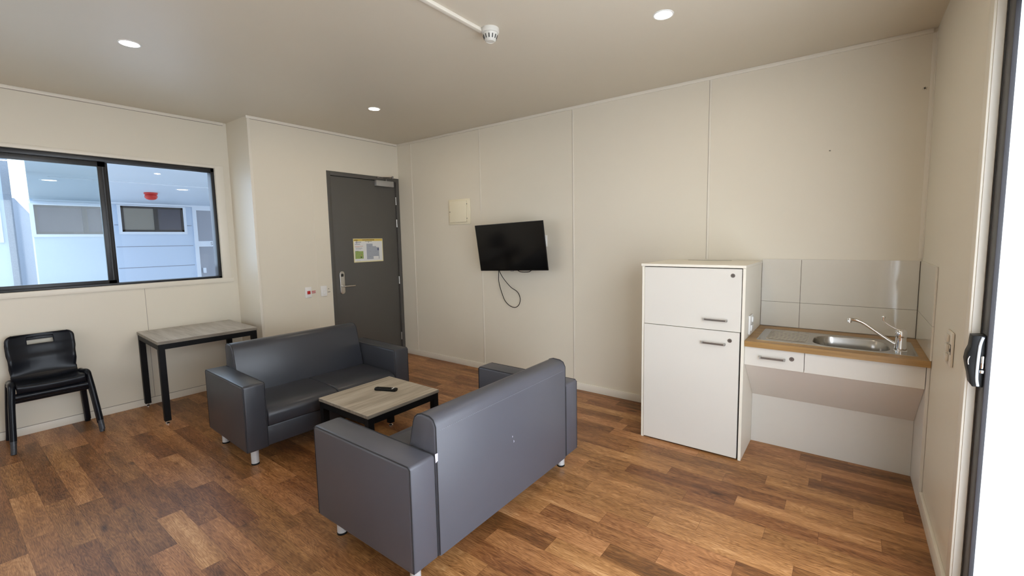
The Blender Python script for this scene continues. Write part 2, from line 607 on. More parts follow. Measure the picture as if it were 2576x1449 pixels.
# right wall with the sliding door opening
b = NB()
box(b, L, L+0.10, OY, 0.0, 0, H)
box(b, L, L+0.10, FY, OE, 0, H)
box(b, L, L+0.10, OE, OY, OH, H)
struct('wall_right', b, 'wall')
b = NB()
RX0, RX1, RZ0, RZ1 = -0.1, 2.1, 0.9, 2.2
box(b, WX-0.12, RX0, FY-0.1, FY, 0, H); box(b, RX1, L+0.1, FY-0.1, FY, 0, H)
box(b, RX0, RX1, FY-0.1, FY, 0, RZ0); box(b, RX0, RX1, FY-0.1, FY, RZ1, H)
struct('wall_front', b, 'wall')
w2 = struct_root('window_added', ((RX0+RX1)/2, FY, RZ0))  # invented window, its opening cut for the added fill light
b = NB()
hx = (RX1-RX0)/2
for (a0, a1, c0, c1) in ((-hx, hx, 0, 0.05), (-hx, hx, RZ1-RZ0-0.05, RZ1-RZ0), (-hx, -hx+0.05, 0.05, RZ1-RZ0-0.05), (hx-0.05, hx, 0.05, RZ1-RZ0-0.05), (-0.03, 0.03, 0.05, RZ1-RZ0-0.05)):
    box(b, a0, a1, -0.09, -0.01, c0, c1, 0.002)
obj('window_frame', b, 'alu', w2)

# ceiling cornices, panel cover strips, corner strips
n = 1
def trim(bm, m='trim'):
    global n
    o = struct('trim_%d' % n, bm, m); n += 1
    return o


c = 0.026
b = NB(); box(b, 0.0, L-0.02, -0.012, 0.0, H-c, H, 0.002); trim(b)
b = NB(); box(b, 0.0, 0.012, RY-0.012, -0.012, H-c, H, 0.002); trim(b)
b = NB(); box(b, WX, WX+0.012, FY, RY-0.03, H-c, H, 0.002); trim(b)
b = NB(); box(b, 0.0, 0.0015, RY, -0.012, H-c-0.004, H-c); trim(b, 'seam')
b = NB(); box(b, WX, WX+0.0015, FY, RY-0.03, H-c-0.004, H-c); trim(b, 'seam')
b = NB(); box(b, 0.0, 0.004, RY-0.004, RY+0.022, 0, H-c, 0.001); trim(b)          # corner angle of the door wall
for sx, z0 in ((0.269, 0.07), (1.431, 0.07), (2.628, 0.07), (3.875, 1.32)):
    w = 0.016 if sx > 0.5 else 0.012
    b = NB(); box(b, sx-w/2, sx+w/2, -0.005, 0.0, z0, H-c, 0.0015); trim(b)
    b = NB(); box(b, sx-w/2-0.0035, sx-w/2, -0.0012, 0.0, z0, H-c); trim(b, 'seam')
b = NB(); box(b, L-0.022, L, -0.004, 0.0, 1.34, H-c, 0.001); box(b, L-0.004, L, -0.022, 0, 1.34, H-c, 0.001); trim(b)
b = NB(); box(b, 0.0, 0.0012, -1.168, -1.164, 0.06, 2.2); trim(b, 'trim')        # faint panel joint on the door wall
b = NB(); box(b, WX, WX+0.0010, -2.556, -2.553, 0.06, 1.10); trim(b, 'seam')

# baseboards
b = NB(); box(b, 0.0, 3.582, -0.012, 0.0, 0, 0.07, 0.002); struct('baseboard_back', b, 'trim')
b = NB(); box(b, WX, WX+0.008, FY, RY, 0, 0.064, 0.0015); box(b, WX, WX+0.0095, FY, RY, 0.064, 0.0665, mi=1); struct('baseboard_window', b, ['trim', 'seam'])
b = NB(); box(b, 0.0, 0.010, RY, DY0, 0, 0.066, 0.002); struct('baseboard_left', b, 'trim')
b = NB(); box(b, WX+0.01, 0.0, RY-0.010, RY, 0, 0.066, 0.002); struct('baseboard_return', b, 'trim')
b = NB(); box(b, L-0.014, L, -1.40, -0.64, 0, 0.085, 0.002); struct('baseboard_right', b, 'trim')

# ------------------------------------------------------------------ window in the left wall
win = struct_root('window_1', (WX, (WY0+WY1)/2, WZ0))
cy_, cz_ = (WY0+WY1)/2, WZ0


def wbox(bm, x0, x1, y0, y1, z0, z1, bev=0.0):
    return box(bm, x0, x1, y0-cy_, y1-cy_, z0-cz_, z1-cz_, bev)


b = NB()    # white architrave
aw = 0.046
wbox(b, 0, 0.012, WY0, WY0+0.075, WZ0-aw, WZ1+0.02, 0.002)
wbox(b, 0, 0.012, WY1-0.075, WY1, WZ0-aw, WZ1+0.02, 0.002)
wbox(b, 0, 0.014, WY1-0.075, WY0+0.095, WZ0-aw, WZ0-0.001, 0.002)
wbox(b, 0, 0.010, WY1-0.075, WY0+0.075, WZ1+0.001, WZ1+0.032, 0.002)
wbox(b, -0.09, 0.0, WY0-0.004, WY0, WZ0, WZ1)
obj('architrave', b, 'trim', win)
b = NB()
fo = 0.040
wbox(b, -0.10, -0.012, WY1, WY0-0.004, WZ1-fo, WZ1, 0.003)
wbox(b, -0.10, -0.012, WY1, WY0-0.004, WZ0, WZ0+0.020, 0.003)
wbox(b, -0.10, -0.012, WY0-0.034, WY0-0.004, WZ0, WZ1, 0.003)
wbox(b, -0.10, -0.012, WY1, WY1+0.022, WZ0, WZ1, 0.003)
wbox(b, -0.085, -0.045, -2.770, -2.716, WZ0, WZ1, 0.003)
wbox(b, -0.045, -0.030, WY1, WY0-0.004, WZ1-fo-0.006, WZ1-fo+0.002, 0.001)
obj('window_frame', b, 'alu', win)
b = NB()    # sliding sash on the left
sx0, sx1 = -0.044, -0.016
wbox(b, sx0, sx1, WY1+0.02, -2.735, WZ1-0.086, WZ1-0.041, 0.003)
wbox(b, sx0, sx1, WY1+0.02, -2.735, WZ0+0.016, WZ0+0.050, 0.003)
wbox(b, sx0, sx1, -2.790, -2.735, WZ0+0.016, WZ1-0.041, 0.003)
wbox(b, sx0, sx1, WY1+0.02, WY1+0.060, WZ0+0.016, WZ1-0.041, 0.003)
wbox(b, sx1, sx1+0.006, -2.760, -2.752, WZ0+0.05, WZ1-0.086)
sash = obj('sash', b, 'alu', win)
b = NB(); wbox(b, -0.032, -0.028, WY1+0.06, -2.790, WZ0+0.05, WZ1-0.086); obj('pane', b, 'glass_sash', sash)
b = NB(); wbox(b, -0.068, -0.064, -2.722, WY0-0.034, WZ0+0.020, WZ1-fo); obj('pane', b, 'glass', win)

# ------------------------------------------------------------------ grey door in the left wall
d1 = struct_root('door_1', (0, 0, 0))
b = NB()
fw_, hw_ = 0.046, 0.046
box(b, -0.07, 0.006, DY0, DY0+fw_, 0, DH, 0.002)
box(b, -0.07, 0.006, -0.046, -0.001, 0, DH, 0.002)
box(b, -0.07, 0.006, DY0+fw_, -0.046, DH-hw_, DH, 0.002)
box(b, -0.07, -0.030, DY0+fw_, DY0+fw_+0.012, 0, DH-hw_)
obj('door_frame', b, 'framegrey', d1)
b = NB(); box(b, -0.066, -0.012, DY0+fw_+0.004, -0.052, 0.008, DH-hw_-0.005, 0.002)
leaf = obj('door_leaf', b, 'doorgrey', d1)
b = NB(); box(b, -0.068, -0.060, DY0+fw_, -0.045, 0.0, DH-hw_); obj('door_gap', b, 'dark', d1)
for z in (2.022, 1.735, 0.990, 0.240):
    b = NB()
    for k in range(5):
        cyl(b, (-0.006, -0.049, z-0.05+k*0.0202), (-0.006, -0.049, z-0.05+k*0.0202+0.0185), 0.0075, n=12)
    obj('hinge', b, 'steel', d1)
# lever lock
lp = bpy.data.objects.new('door_handle', None)
COL.objects.link(lp); lp.parent = d1
b = NB()
zc0, zc1, yc, rr = 0.922, 1.132, -0.865, 0.030
poly = [(yc+rr*math.cos(a), zc1+rr*math.sin(a)) for a in [PI*k/14 for k in range(15)]]
poly += [(yc+rr*math.cos(a), zc0+rr*math.sin(a)) for a in [PI+PI*k/14 for k in range(15)]]
prism(b, poly, 0, -0.013, 0.004, 0.004)
obj('lock_plate', b, 'steel', lp)
b = NB()
poly = [(yc+0.016*math.cos(a), 1.118+0.016*math.sin(a)) for a in [PI*k/10 for k in range(11)]]+[(yc-0.016, 1.098), (yc+0.012, 1.098)]
prism(b, poly, 0, 0.003, 0.007, 0.001)
obj('card_reader', b, 'ink', lp)
b = NB()
cyl(b, (0.004, yc, 0.985), (0.018, yc, 0.985), 0.017)
tube(b, smooth_path([(0.012, yc, 0.985), (0.045, yc, 0.985), (0.056, yc+0.012, 0.985), (0.056, yc+0.13, 0.983)], 6), 0.0085, 12)
obj('lever', b, 'steel', lp)
# closer
cl = bpy.data.objects.new('door_closer', None)
COL.objects.link(cl); cl.parent = d1
b = NB(); box(b, -0.012, 0.036, -0.360, -0.102, 2.192, 2.262, 0.004); obj('closer_body', b, 'closer', cl)
b = NB()
cyl(b, (0.012, -0.200, 2.26), (0.012, -0.200, 2.285), 0.010)
box(b, 0.004, 0.020, -0.335, -0.245, 2.288, 2.304, 0.003)
tube(b, [(0.012, -0.20, 2.285), (0.10, -0.165, 2.298)], 0.009, 8, flat=0.5)
tube(b, [(0.10, -0.165, 2.305), (0.014, -0.30, 2.300)], 0.009, 8, flat=0.5)
cyl(b, (0.10, -0.165, 2.288), (0.10, -0.165, 2.318), 0.011, n=12)
obj('closer_arm', b, 'satin', cl)

# ------------------------------------------------------------------ sliding door on the right
d2 = struct_root('door_2', (L, OY, 0))


def dbox(bm, x0, x1, y0, y1, z0, z1, bev=0.0):
    return box(bm, x0-L, x1-L, y0-OY, y1-OY, z0, z1, bev)


b = NB()
dbox(b, L-0.0075, L, OY-0.001, OY+0.065, 0, OH+0.06, 0.0015)
dbox(b, L-0.0075, L, OE-0.065, OE, 0, OH+0.06, 0.0015)
dbox(b, L-0.0075, L, OE, OY, OH, OH+0.06, 0.0015)
dbox(b, L, 5.2120, OY-0.006, OY, 0, OH)
dbox(b, L, 5.2120, OE, OE+0.006, 0, OH)
obj('architrave', b, 'trim', d2)
b = NB()
dbox(b, 5.2145, 5.30, OY-0.012, OY, 0, OH, 0.001)
dbox(b, 5.2145, 5.30, OE, OE+0.012, 0, OH, 0.001)
dbox(b, 5.2145, 5.30, OE, OY, OH-0.03, OH, 0.002)
dbox(b, 5.2145, 5.30, OE, OY, 0.0, 0.025, 0.002)
obj('door_frame', b, 'alu2', d2)
for (y0, y1, xa) in ((-2.80, OY-0.012, 5.2165), (OE+0.012, -2.72, 5.262)):
    b = NB()
    xb = xa+0.032
    dbox(b, xa, xb, y1-0.085, y1, 0.026, OH-0.031, 0.002)
    dbox(b, xa, xb, y0, y0+0.06, 0.026, OH-0.031, 0.002)
    dbox(b, xa, xb, y0+0.06, y1-0.085, 0.026, 0.09, 0.002)
    dbox(b, xa, xb, y0+0.06, y1-0.085, OH-0.09, OH-0.031, 0.002)
    sl = obj('sliding_panel', b, 'alu2', d2)
    b = NB(); dbox(b, xa+0.013, xa+0.018, y0+0.06, y1-0.085, 0.09, OH-0.09)
    obj('pane', b, 'frost', sl)
# handle
hd = bpy.data.objects.new('door_handle', None)
COL.objects.link(hd); hd.parent = d2
hy0, hy1 = -1.555, -1.500
b = NB()
poly = [(5.2165, 0.945), (5.190, 0.945), (5.183, 0.955), (5.179, 0.985), (5.173, 1.010), (5.168, 1.040), (5.171, 1.068), (5.178, 1.090), (5.181, 1.132), (5.2165, 1.136)]
prism(b, [(p[0]-L, p[1]) for p in poly], 1, hy0-OY, hy1-OY, 0.004)
obj('grip', b, 'bezel', hd)
b = NB()
pts = smooth_path([(5.2075-L, hy0-OY-0.003, 1.130), (5.2010-L, hy0-OY-0.004, 1.100), (5.1985-L, hy0-OY-0.004, 1.04), (5.1985-L, hy0-OY-0.004, 0.98), (5.203-L, hy0-OY-0.003, 0.950)], 6)
tube(b, pts, 0.0045, 8)
obj('handle_edge', b, 'edgealu', hd)
b = NB()
box(b, 5.205-L, 5.215-L, hy0-OY-0.008, hy0-OY, 1.015, 1.062, 0.003)
box(b, 5.203-L, 5.214-L, hy0-OY-0.014, hy0-OY, 1.000, 1.012, 0.003)
obj('snib', b, 'chrome', hd)
b = NB(); tube(b, smooth_path([(5.1765-L, hy0-OY-0.001, 1.056), (5.1735-L, hy0-OY-0.003, 1.046), (5.1730-L, hy0-OY-0.003, 1.036), (5.1750-L, hy0-OY-0.001, 1.026)], 4), 0.0016, 8); obj('key_ring', b, 'chrome', hd)

# ------------------------------------------------------------------ sofas
def sofa(name, label, loc, rz, w, d, ah, bh, z0, aw, mt, tagged=False):
    t = thing(name, label, 'sofa', loc, rz, 'grey two-seat sofas')
    bx = -d/2
    for s in (-1, 1):
        b = NB()
        y0, y1 = sorted((s*w/2, s*(w/2-aw)))
        box(b, -d/2, d/2, y0, y1, z0, ah, 0.016, 3)
        a = obj('armrest', b, mt, t)
        for yy in (s*(w/2-0.004), s*(w/2-aw+0.004)):      # seams round the outer and inner edge of the arm
            b = NB()
            q = 0.0035
            x0, x1, zt = -d/2+q, d/2-q, ah-q
            tube(b, [(x0, yy, z0+0.01), (x0, yy, zt-0.012), (x0+0.012, yy, zt), (x1-0.012, yy, zt), (x1, yy, zt-0.012), (x1, yy, z0+0.01)], 0.0030, 6)
            obj('seam', b, 'piping', a)
    # backrest
    yb = w/2-aw-0.001
    b = NB()
    top = bh
    poly = [(bx+0.001, z0+0.002), (bx+0.20, z0+0.002), (bx+0.235, 0.36), (bx+0.148, top-0.050), (bx+0.136, top-0.024), (bx+0.116, top-0.008),
            (bx+0.090, top), (bx+0.040, top-0.003), (bx+0.016, top-0.014), (bx+0.001, top-0.042)]
    prism(b, poly, 1, -yb, yb, 0.010, 2)
    back = obj('backrest', b, mt, t, angle=50)
    outline = [(bx+0.002, z0+0.01), (bx+0.002, top-0.042), (bx+0.016, top-0.014), (bx+0.040, top-0.003), (bx+0.090, top), (bx+0.116, top-0.008), (bx+0.136, top-0.024), (bx+0.148, top-0.050), (bx+0.200, 0.48)]
    for s in (-1, 1):
        b = NB(); tube(b, [(p[0], s*(yb-0.006), p[1]) for p in outline], 0.0032, 6)
        obj('seam', b, 'piping', back)
    b = NB()
    k = 0
    yy = -yb+0.03
    while yy < yb-0.03:
        box(b, bx-0.0006, bx+0.001, yy, yy+0.007, top-0.062, top-0.0605)
        yy += 0.011
    obj('stitching', b, 'stitch', back)
    b = NB(); box(b, bx+0.21, d/2-0.022, -yb, yb, z0+0.002, 0.258, 0.010); obj('seat_base', b, mt, t)
    for s in (-1, 1):
        b = NB()
        y0, y1 = sorted((s*0.001, s*(yb-0.002)))
        poly = [(bx+0.16, 0.264), (d/2-0.010, 0.264), (d/2-0.002, 0.275), (d/2+0.001, 0.330), (d/2-0.008, 0.358), (d/2-0.035, 0.376), (d/2-0.10, 0.384), (bx+0.30, 0.386), (bx+0.22, 0.380), (bx+0.16, 0.370)]
        prism(b, poly, 1, y0, y1, 0.012, 3)
        obj('seat_cushion', b, mt, t, angle=50)
    for sx in (-1, 1):
        for s in (-1, 1):
            b = NB(); cyl(b, (sx*(d/2-0.085), s*(w/2-0.075), 0.010), (sx*(d/2-0.085), s*(w/2-0.075), z0+0.004), 0.024)
            lg = obj('leg', b, 'sofaleg', t)
            b = NB(); cyl(b, (sx*(d/2-0.085), s*(w/2-0.075), 0.0), (sx*(d/2-0.085), s*(w/2-0.075), 0.0102), 0.0255)
            obj('foot_pad', b, 'rubber', lg)
    if tagged:
        b = NB()
        y = w/2-aw
        vs = [(bx-0.001, y+0.006, 0.588), (bx-0.007, y-0.005, 0.591), (bx-0.009, y-0.002, 0.558), (bx-0.003, y+0.006, 0.549)]
        A = [b.verts.new(v) for v in vs]; B = [b.verts.new((v[0]-0.0015, v[1], v[2])) for v in vs]
        b.faces.new(A); b.faces.new(B[::-1])
        for i in range(4):
            b.faces.new((A[i], B[i], B[(i+1) % 4], A[(i+1) % 4]))
        bmesh.ops.recalc_face_normals(b, faces=b.faces)
        tg = obj('care_tag', b, 'tag', back, label='small white fabric tag sewn in the seam')
        for (yy, zz, a) in ((0.0, 0.459, 0.010), (0.011, 0.429, 0.014)):
            b = NB()
            yy = SCUFF-yy
            tube(b, [(bx-0.0002, yy, zz-a/2), (bx-0.0002, yy-0.002, zz), (bx-0.0002, yy, zz+a/2)], [0.0006, 0.0022, 0.0006], 6)
            obj('scuff_mark', b, 'tag', back, label='small pale scuff on the vinyl')
    return t


def place(px, py, r, lx, ly):
    return (px-(math.cos(r)*lx-math.sin(r)*ly), py-(math.sin(r)*lx+math.cos(r)*ly), 0)


SCUFF = 0.0
wA, dA, rA = 1.303, 0.712, -0.034
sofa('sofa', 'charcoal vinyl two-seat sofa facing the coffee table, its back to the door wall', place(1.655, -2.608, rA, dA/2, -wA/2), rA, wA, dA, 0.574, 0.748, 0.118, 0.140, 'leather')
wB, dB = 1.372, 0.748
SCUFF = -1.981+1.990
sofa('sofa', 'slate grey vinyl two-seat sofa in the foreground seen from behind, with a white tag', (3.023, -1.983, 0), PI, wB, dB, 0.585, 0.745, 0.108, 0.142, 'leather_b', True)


# ------------------------------------------------------------------ tables
def table(name, label, cat, corner, r, w, l, h, top, topth, leg, apr, feet=0.028, group=None):
    """corner: the near right corner; w runs back in -x, l in +y"""
    t = thing(name, label, cat, (corner[0], corner[1], 0), r, group)
    b = NB(); box(b, -w, 0, 0, l, h-topth, h, 0.0012, 1)
    for f in b.faces:
        f.material_index = 0 if abs(f.normal.z) > 0.7 else 1
    obj('tabletop', b, [top, 'edge'], t)
    zt = h-topth-0.0005
    i = 0.004
    b = NB()
    box(b, -w+i+leg, -i-leg, i, i+0.025, zt-apr, zt); box(b, -w+i+leg, -i-leg, l-i-0.025, l-i, zt-apr, zt)
    box(b, -w+i, -w+i+0.025, i+leg, l-i-leg, zt-apr, zt); box(b, -i-0.025, -i, i+leg, l-i-leg, zt-apr, zt)
    obj('apron', b, 'blackmetal', t)
    for (x0, y0) in ((-w+i, i), (-w+i, l-i-leg), (-i-leg, i), (-i-leg, l-i-leg)):
        b = NB(); box(b, x0, x0+leg, y0, y0+leg, feet, zt, 0.0015, 1)
        lg = obj('leg', b, 'blackmetal', t)
        b = NB(); cx, cy2 = x0+leg/2, y0+leg/2
        lathe(b, [(0.004, feet), (0.004, 0.014), (0.010, 0.013), (0.017, 0.007), (0.017, 0.0)], (cx, cy2, 0), 16)
        cyl(b, (cx, cy2, feet-0.006), (cx, cy2, feet), 0.009, n=6)
        obj('levelling_foot', b, 'chrome', lg)
    return t


table('side_table', 'narrow grey wood-topped table with black legs against the wall under the window', 'table', (0.233, -2.675), -0.044, 0.722, 0.748, 0.708, 'sidetop', 0.026, 0.044, 0.044)
table('coffee_table', 'low square coffee table with light wood top and black frame between the two sofas', 'table', (2.384, -2.183), 0.0, 0.586, 0.600, 0.403, 'tabletop', 0.022, 0.044, 0.044)

# remote control lying on the coffee table
p0, p1 = Vector((1.985, -1.852)), Vector((2.150, -1.778))
ang = math.atan2((p1-p0).y, (p1-p0).x)
rm = thing('remote_control', 'black remote control with a small white label lying on the coffee table', 'remote control', ((p0.x+p1.x)/2, (p0.y+p1.y)/2, 0.4031), ang)
ln = (p1-p0).length
b = NB()
outl = [(-ln/2, 0), (-ln/2+0.006, -0.016), (-ln/2+0.02, -0.021), (0, -0.020), (ln/2-0.015, -0.023), (ln/2-0.004, -0.018), (ln/2, 0), (ln/2-0.004, 0.018), (ln/2-0.015, 0.023), (0, 0.020), (-ln/2+0.02, 0.021), (-ln/2+0.006, 0.016)]
prism(b, outl, 2, 0.0, 0.019, 0.005, 3)
obj('body', b, 'bezel', rm)
for i in range(9):
    for j in (-1, 0, 1):
        b = NB(); cyl(b, (-ln/2+0.022+i*0.0125, j*0.0105, 0.0185), (-ln/2+0.022+i*0.0125, j*0.0105, 0.0208), 0.0036, n=8)
        obj('button', b, 'rubber', rm)
b = NB(); box(b, ln/2-0.036, ln/2-0.028, -0.018, 0.018, 0.0188, 0.0196); obj('sticker', b, 'paper', rm, label='white strip label')

# ------------------------------------------------------------------ stacked plastic chairs
def chair(name, label, loc, rz):
    """local: faces +x, origin on the floor below the seat centre"""
    t = thing(name, label, 'chair', loc, rz, 'stacked black plastic chairs')
    # one-piece shell as a curved sheet with a slot in the back
    hw = 0.186
    prof = [(0.198, 0.408), (0.204, 0.438), (0.196, 0.455), (0.150, 0.459), (0.07, 0.449), (-0.01, 0.444), (-0.062, 0.455), (-0.090, 0.490), (-0.102, 0.550), (-0.108, 0.600), (-0.120, 0.640), (-0.130, 0.690), (-0.136, 0.714), (-0.142, 0.757), (-0.146, 0.775), (-0.147, 0.788)]
    sp = smooth_path([(p[0], 0, p[1]) for p in prof], 4)
    def half(z, x):
        if z < 0.50:
            return hw-0.004
        k = (z-0.50)
        v = hw-0.010+min(0.012, k*0.12)
        if 0.56 < z < 0.66:
            v -= 0.006*math.sin((z-0.56)/0.10*PI)
        if z > 0.742:
            v -= 0.046*(1-math.sqrt(max(0.0, 1-((z-0.742)/0.0465)**2)))
        return v
    cols = [-1, -0.97, -0.9, -0.75, -0.6, -0.42, -0.395, -0.2, 0, 0.2, 0.395, 0.42, 0.6, 0.75, 0.9, 0.97, 1]
    b = NB()
    grid = []
    for p in sp:
        row = []
        for c_ in cols:
            hwz = half(p.z, p.x)
            curve = 0.030*(c_*c_)*min(1, (p.z-0.47)/0.1) if p.z > 0.47 else 0.0
            dip = -0.010*(1-c_*c_) if (p.z < 0.50 and p.x > -0.07) else 0
            row.append(b.verts.new((p.x+curve-(0.006 if abs(c_) == 1 and p.z > .5 else 0), c_*hwz, p.z+dip)))
        grid.append(row)
    for i in range(len(grid)-1):
        zc = (grid[i][0].co.z+grid[i+1][0].co.z)/2
        for j in range(len(cols)-1):
            cc = (cols[j]+cols[j+1])/2
            if zc > 0.706 and zc < 0.762 and abs(cc) < 0.395 and sp[i].x < -0.10:
                continue
            b.faces.new((grid[i][j], grid[i][j+1], grid[i+1][j+1], grid[i+1][j]))
    o = obj('seat_shell', b, 'chair', t, angle=60)
    md = o.modifiers.new('thickness', 'SOLIDIFY'); md.thickness = 0.010; md.offset = 0
    # side frames: front leg and rear leg meet in a rounded knee at the seat corner
    for s in (-1, 1):
        ys = s*0.205
        b = NB()
        pts = smooth_path([(0.255, s*0.232, 0.075), (0.205, ys+s*0.012, 0.300), (0.178, ys, 0.430), (0.160, ys-s*0.002, 0.462), (0.120, ys-s*0.006, 0.468), (0.02, ys-s*0.010, 0.452)], 5)
        tube(b, pts, [0.0185]*6+[0.019]*(len(pts)-6), 14)
        lg = obj('leg', b, 'chair', t, angle=60)
        b = NB(); tube(b, [(0.272, s*0.237, 0.0), (0.255, s*0.232, 0.080)], [0.0155, 0.0165], 14); obj('foot_sleeve', b, 'ferrule', lg, label='worn grey foot sleeve')
        b = NB()
        pts = smooth_path([(-0.138, s*0.222, 0.0), (-0.112, s*0.212, 0.20), (-0.080, s*0.200, 0.40), (-0.06, s*0.195, 0.445), (0.03, s*0.195, 0.452)], 5)
        tube(b, pts, 0.0185, 14); obj('leg', b, 'chair', t, angle=60)
    b = NB(); tube(b, [(0.172, -0.2, 0.372), (0.172, 0.2, 0.372)], 0.026, 14); obj('crossbar', b, 'chair', t)
    return t


ch = chair('stacking_chair', 'black plastic chair under the window, the lower one of the stack of two', (-0.326, -3.247, 0.0), 0.01)
c2 = copy_tree(ch)
c2['label'] = 'black plastic chair under the window, the upper one of the stack of two'
c2.location = (-0.300, -3.247, 0.026)
CH_UP = (0.0, 0.0)

# ------------------------------------------------------------------ television, plates and signs on the walls
tvw, tvh = 0.86, 0.492
tv = thing('television', 'wall-mounted flat black television tilted forward, switched off', 'television', (1.994, -0.205, 1.424), rot=(0, 0, 0))
Zr = Matrix.Rotation(0.035, 4, 'Z'); Xr = Matrix.Rotation(0.133, 4, 'X'); Yr = Matrix.Rotation(-0.032, 4, 'Y')
tv.rotation_euler = (Zr @ Xr @ Yr).to_euler()
b = NB(); box(b, -tvw/2, tvw/2, 0.0, 0.012, -tvh/2, tvh/2, 0.002); box(b, -0.36, 0.36, 0.012, 0.04, -0.21, 0.19, 0.012); box(b, -0.28, 0.28, 0.04, 0.065, -0.21, 0.06, 0.01)
obj('casing', b, 'bezel', tv)
b = NB(); box(b, -tvw/2+0.007, tvw/2-0.007, -0.0015, 0.001, -tvh/2+0.013, tvh/2-0.007); obj('screen', b, 'screen', tv)
b = NB(); box(b, -0.028, 0.012, -0.004, 0.004, -tvh/2-0.006, -tvh/2+0.003, 0.001); obj('logo_tab', b, 'satin', tv)
b = NB(); box(b, -0.05, 0.05, 0.195, 0.204, -0.12, 0.14, 0.002); tube(b, [(0, 0.20, 0.0), (0, 0.06, 0.0)], 0.02); box(b, -0.1, 0.1, 0.064, 0.072, -0.08, 0.08)
mb = obj('mounting_arm', b, 'blackmetal', tv)
# keep the bracket square to the wall
b = NB()
Lp = [(1.768, 1.190), (1.757, 1.155), (1.722, 1.060), (1.714, 0.985), (1.728, 0.905), (1.766, 0.832), (1.830, 0.782), (1.900, 0.768), (1.952, 0.795), (1.976, 0.850), (1.965, 0.905), (1.935, 0.945), (1.872, 0.985), (1.825, 1.040), (1.790, 1.100), (1.772, 1.155), (1.775, 1.19)]
tube(b, smooth_path([(p[0], -0.12+0.10*min(1, (1.19-p[1])/0.25), p[1]) for p in Lp], 5), 0.0038, 8)
tvc = obj('hanging_cable', b, 'rubber')
tag(tvc, 'thin black cord hanging in a loop below the television', 'cord')
b = NB(); tube(b, smooth_path([(2.02, -0.13, 1.19), (2.06, -0.13, 1.170), (2.12, -0.13, 1.166), (2.18, -0.13, 1.172), (2.21, -0.13, 1.19)], 5), 0.0038, 8)
tag(obj('aerial_cable', b, 'rubber'), 'short black cable sagging just below the right half of the television', 'cord')

# socket behind the television
so = thing('power_outlet', 'white wall socket half hidden behind the right edge of the television', 'socket', (2.285, -0.001, 1.482))
b = NB(); box(b, -0.036, 0.036, -0.010, 0.0, -0.058, 0.058, 0.003); obj('faceplate', b, 'plate', so)
b = NB(); box(b, 0.006, 0.026, -0.045, -0.010, -0.030, 0.030, 0.005); obj('plug', b, 'plate', so)

# cream access panel
ap = thing('access_panel', 'square cream electrical access panel on the back wall left of the television', 'panel', (1.098, -0.001, 1.833))
b = NB(); box(b, -0.174, 0.174, -0.010, 0.0, -0.146, 0.146, 0.003); obj('frame', b, 'cream', ap)
b = NB(); box(b, -0.150, 0.122, -0.024, -0.010, -0.122, 0.126, 0.006, 3); dr = obj('door', b, 'cream', ap)
b = NB(); box(b, 0.124, 0.134, -0.016, -0.010, -0.120, 0.126, 0.002); obj('hinge_strip', b, 'cream', ap)
for (sx, sz) in ((-0.138, 0.002),):
    b = NB(); cyl(b, (sx, -0.027, sz), (sx, -0.023, sz), 0.006, n=12); obj('latch', b, 'satin', dr)
for sz in (0.085, -0.080):
    b = NB(); cyl(b, (0.129, -0.019, sz), (0.129, -0.014, sz), 0.0055, n=12); obj('screw', b, 'satin', ap)

# two plates on the door wall, left of the door
p1_ = thing('isolator_switch', 'white wall plate with a red push button, left of the grey door', 'switch', (0.001, -1.280, 0.957))
b = NB(); box(b, 0, 0.010, -0.036, 0.036, -0.058, 0.058, 0.003); obj('faceplate', b, 'plate', p1_)
b = NB(); box(b, 0.010, 0.020, -0.016, 0.018, -0.020, 0.016, 0.004); obj('push_button', b, 'red', p1_)
lb = thing('warning_label', 'small red and white warning sticker beside the red push button', 'sticker', (0.0005, -1.220, 0.955))
b = NB(); box(b, 0, 0.0012, -0.026, 0.026, -0.013, 0.013); obj('backing', b, 'paper', lb)
b = NB()
box(b, 0.001, 0.002, -0.025, 0.025, 0.003, 0.012); box(b, 0.001, 0.002, -0.025, 0.025, -0.012, -0.004)
obj('print', b, 'red', lb)
p2_ = thing('light_switch', 'white rocker light switch plate directly beside the grey door frame', 'switch', (0.001, -1.102, 0.955))
b = NB(); box(b, 0, 0.010, -0.036, 0.036, -0.058, 0.058, 0.003); obj('faceplate', b, 'plate', p2_)
b = NB(); box(b, 0.010, 0.015, -0.016, 0.016, 0.004, 0.036, 0.002); obj('rocker', b, 'plate', p2_)
b = NB(); box(b, 0.010, 0.017, -0.016, 0.016, -0.038, 0.000, 0.006); obj('rocker', b, 'plate', p2_)
for k, (y0, y1, z) in enumerate(((-1.048, -1.034, 0.974), (-1.054, -1.022, 0.937))):
    b = NB(); box(b, 0.0002, 0.0012, y0, y1, z-0.0025, z+0.0025)
    tag(obj('label_strip', b, 'ink'), ('short upper' if k == 0 else 'longer lower')+' black printed strip label right of the rocker switch', 'label', None)

# evacuation diagram on the door
sg = thing('evacuation_sign', 'yellow-bordered evacuation diagram poster fixed on the grey door', 'sign', (-0.0115, -0.486, 1.397))
sw, sh = 0.413, 0.287
SX = 1.0
RM = Matrix(((0, 0, 1, 0), (1, 0, 0, 0), (0, 1, 0, 0), (0, 0, 0, 1)))   # text plane to the door face


def sbox(bm, y0, y1, z0, z1, x=0.0020):
    """fractions of the sheet, 0..1 from the left / top"""
    return box(bm, x, x+0.0006, (y0-0.5)*sw, (y1-0.5)*sw, (0.5-z1)*sh, (0.5-z0)*sh)


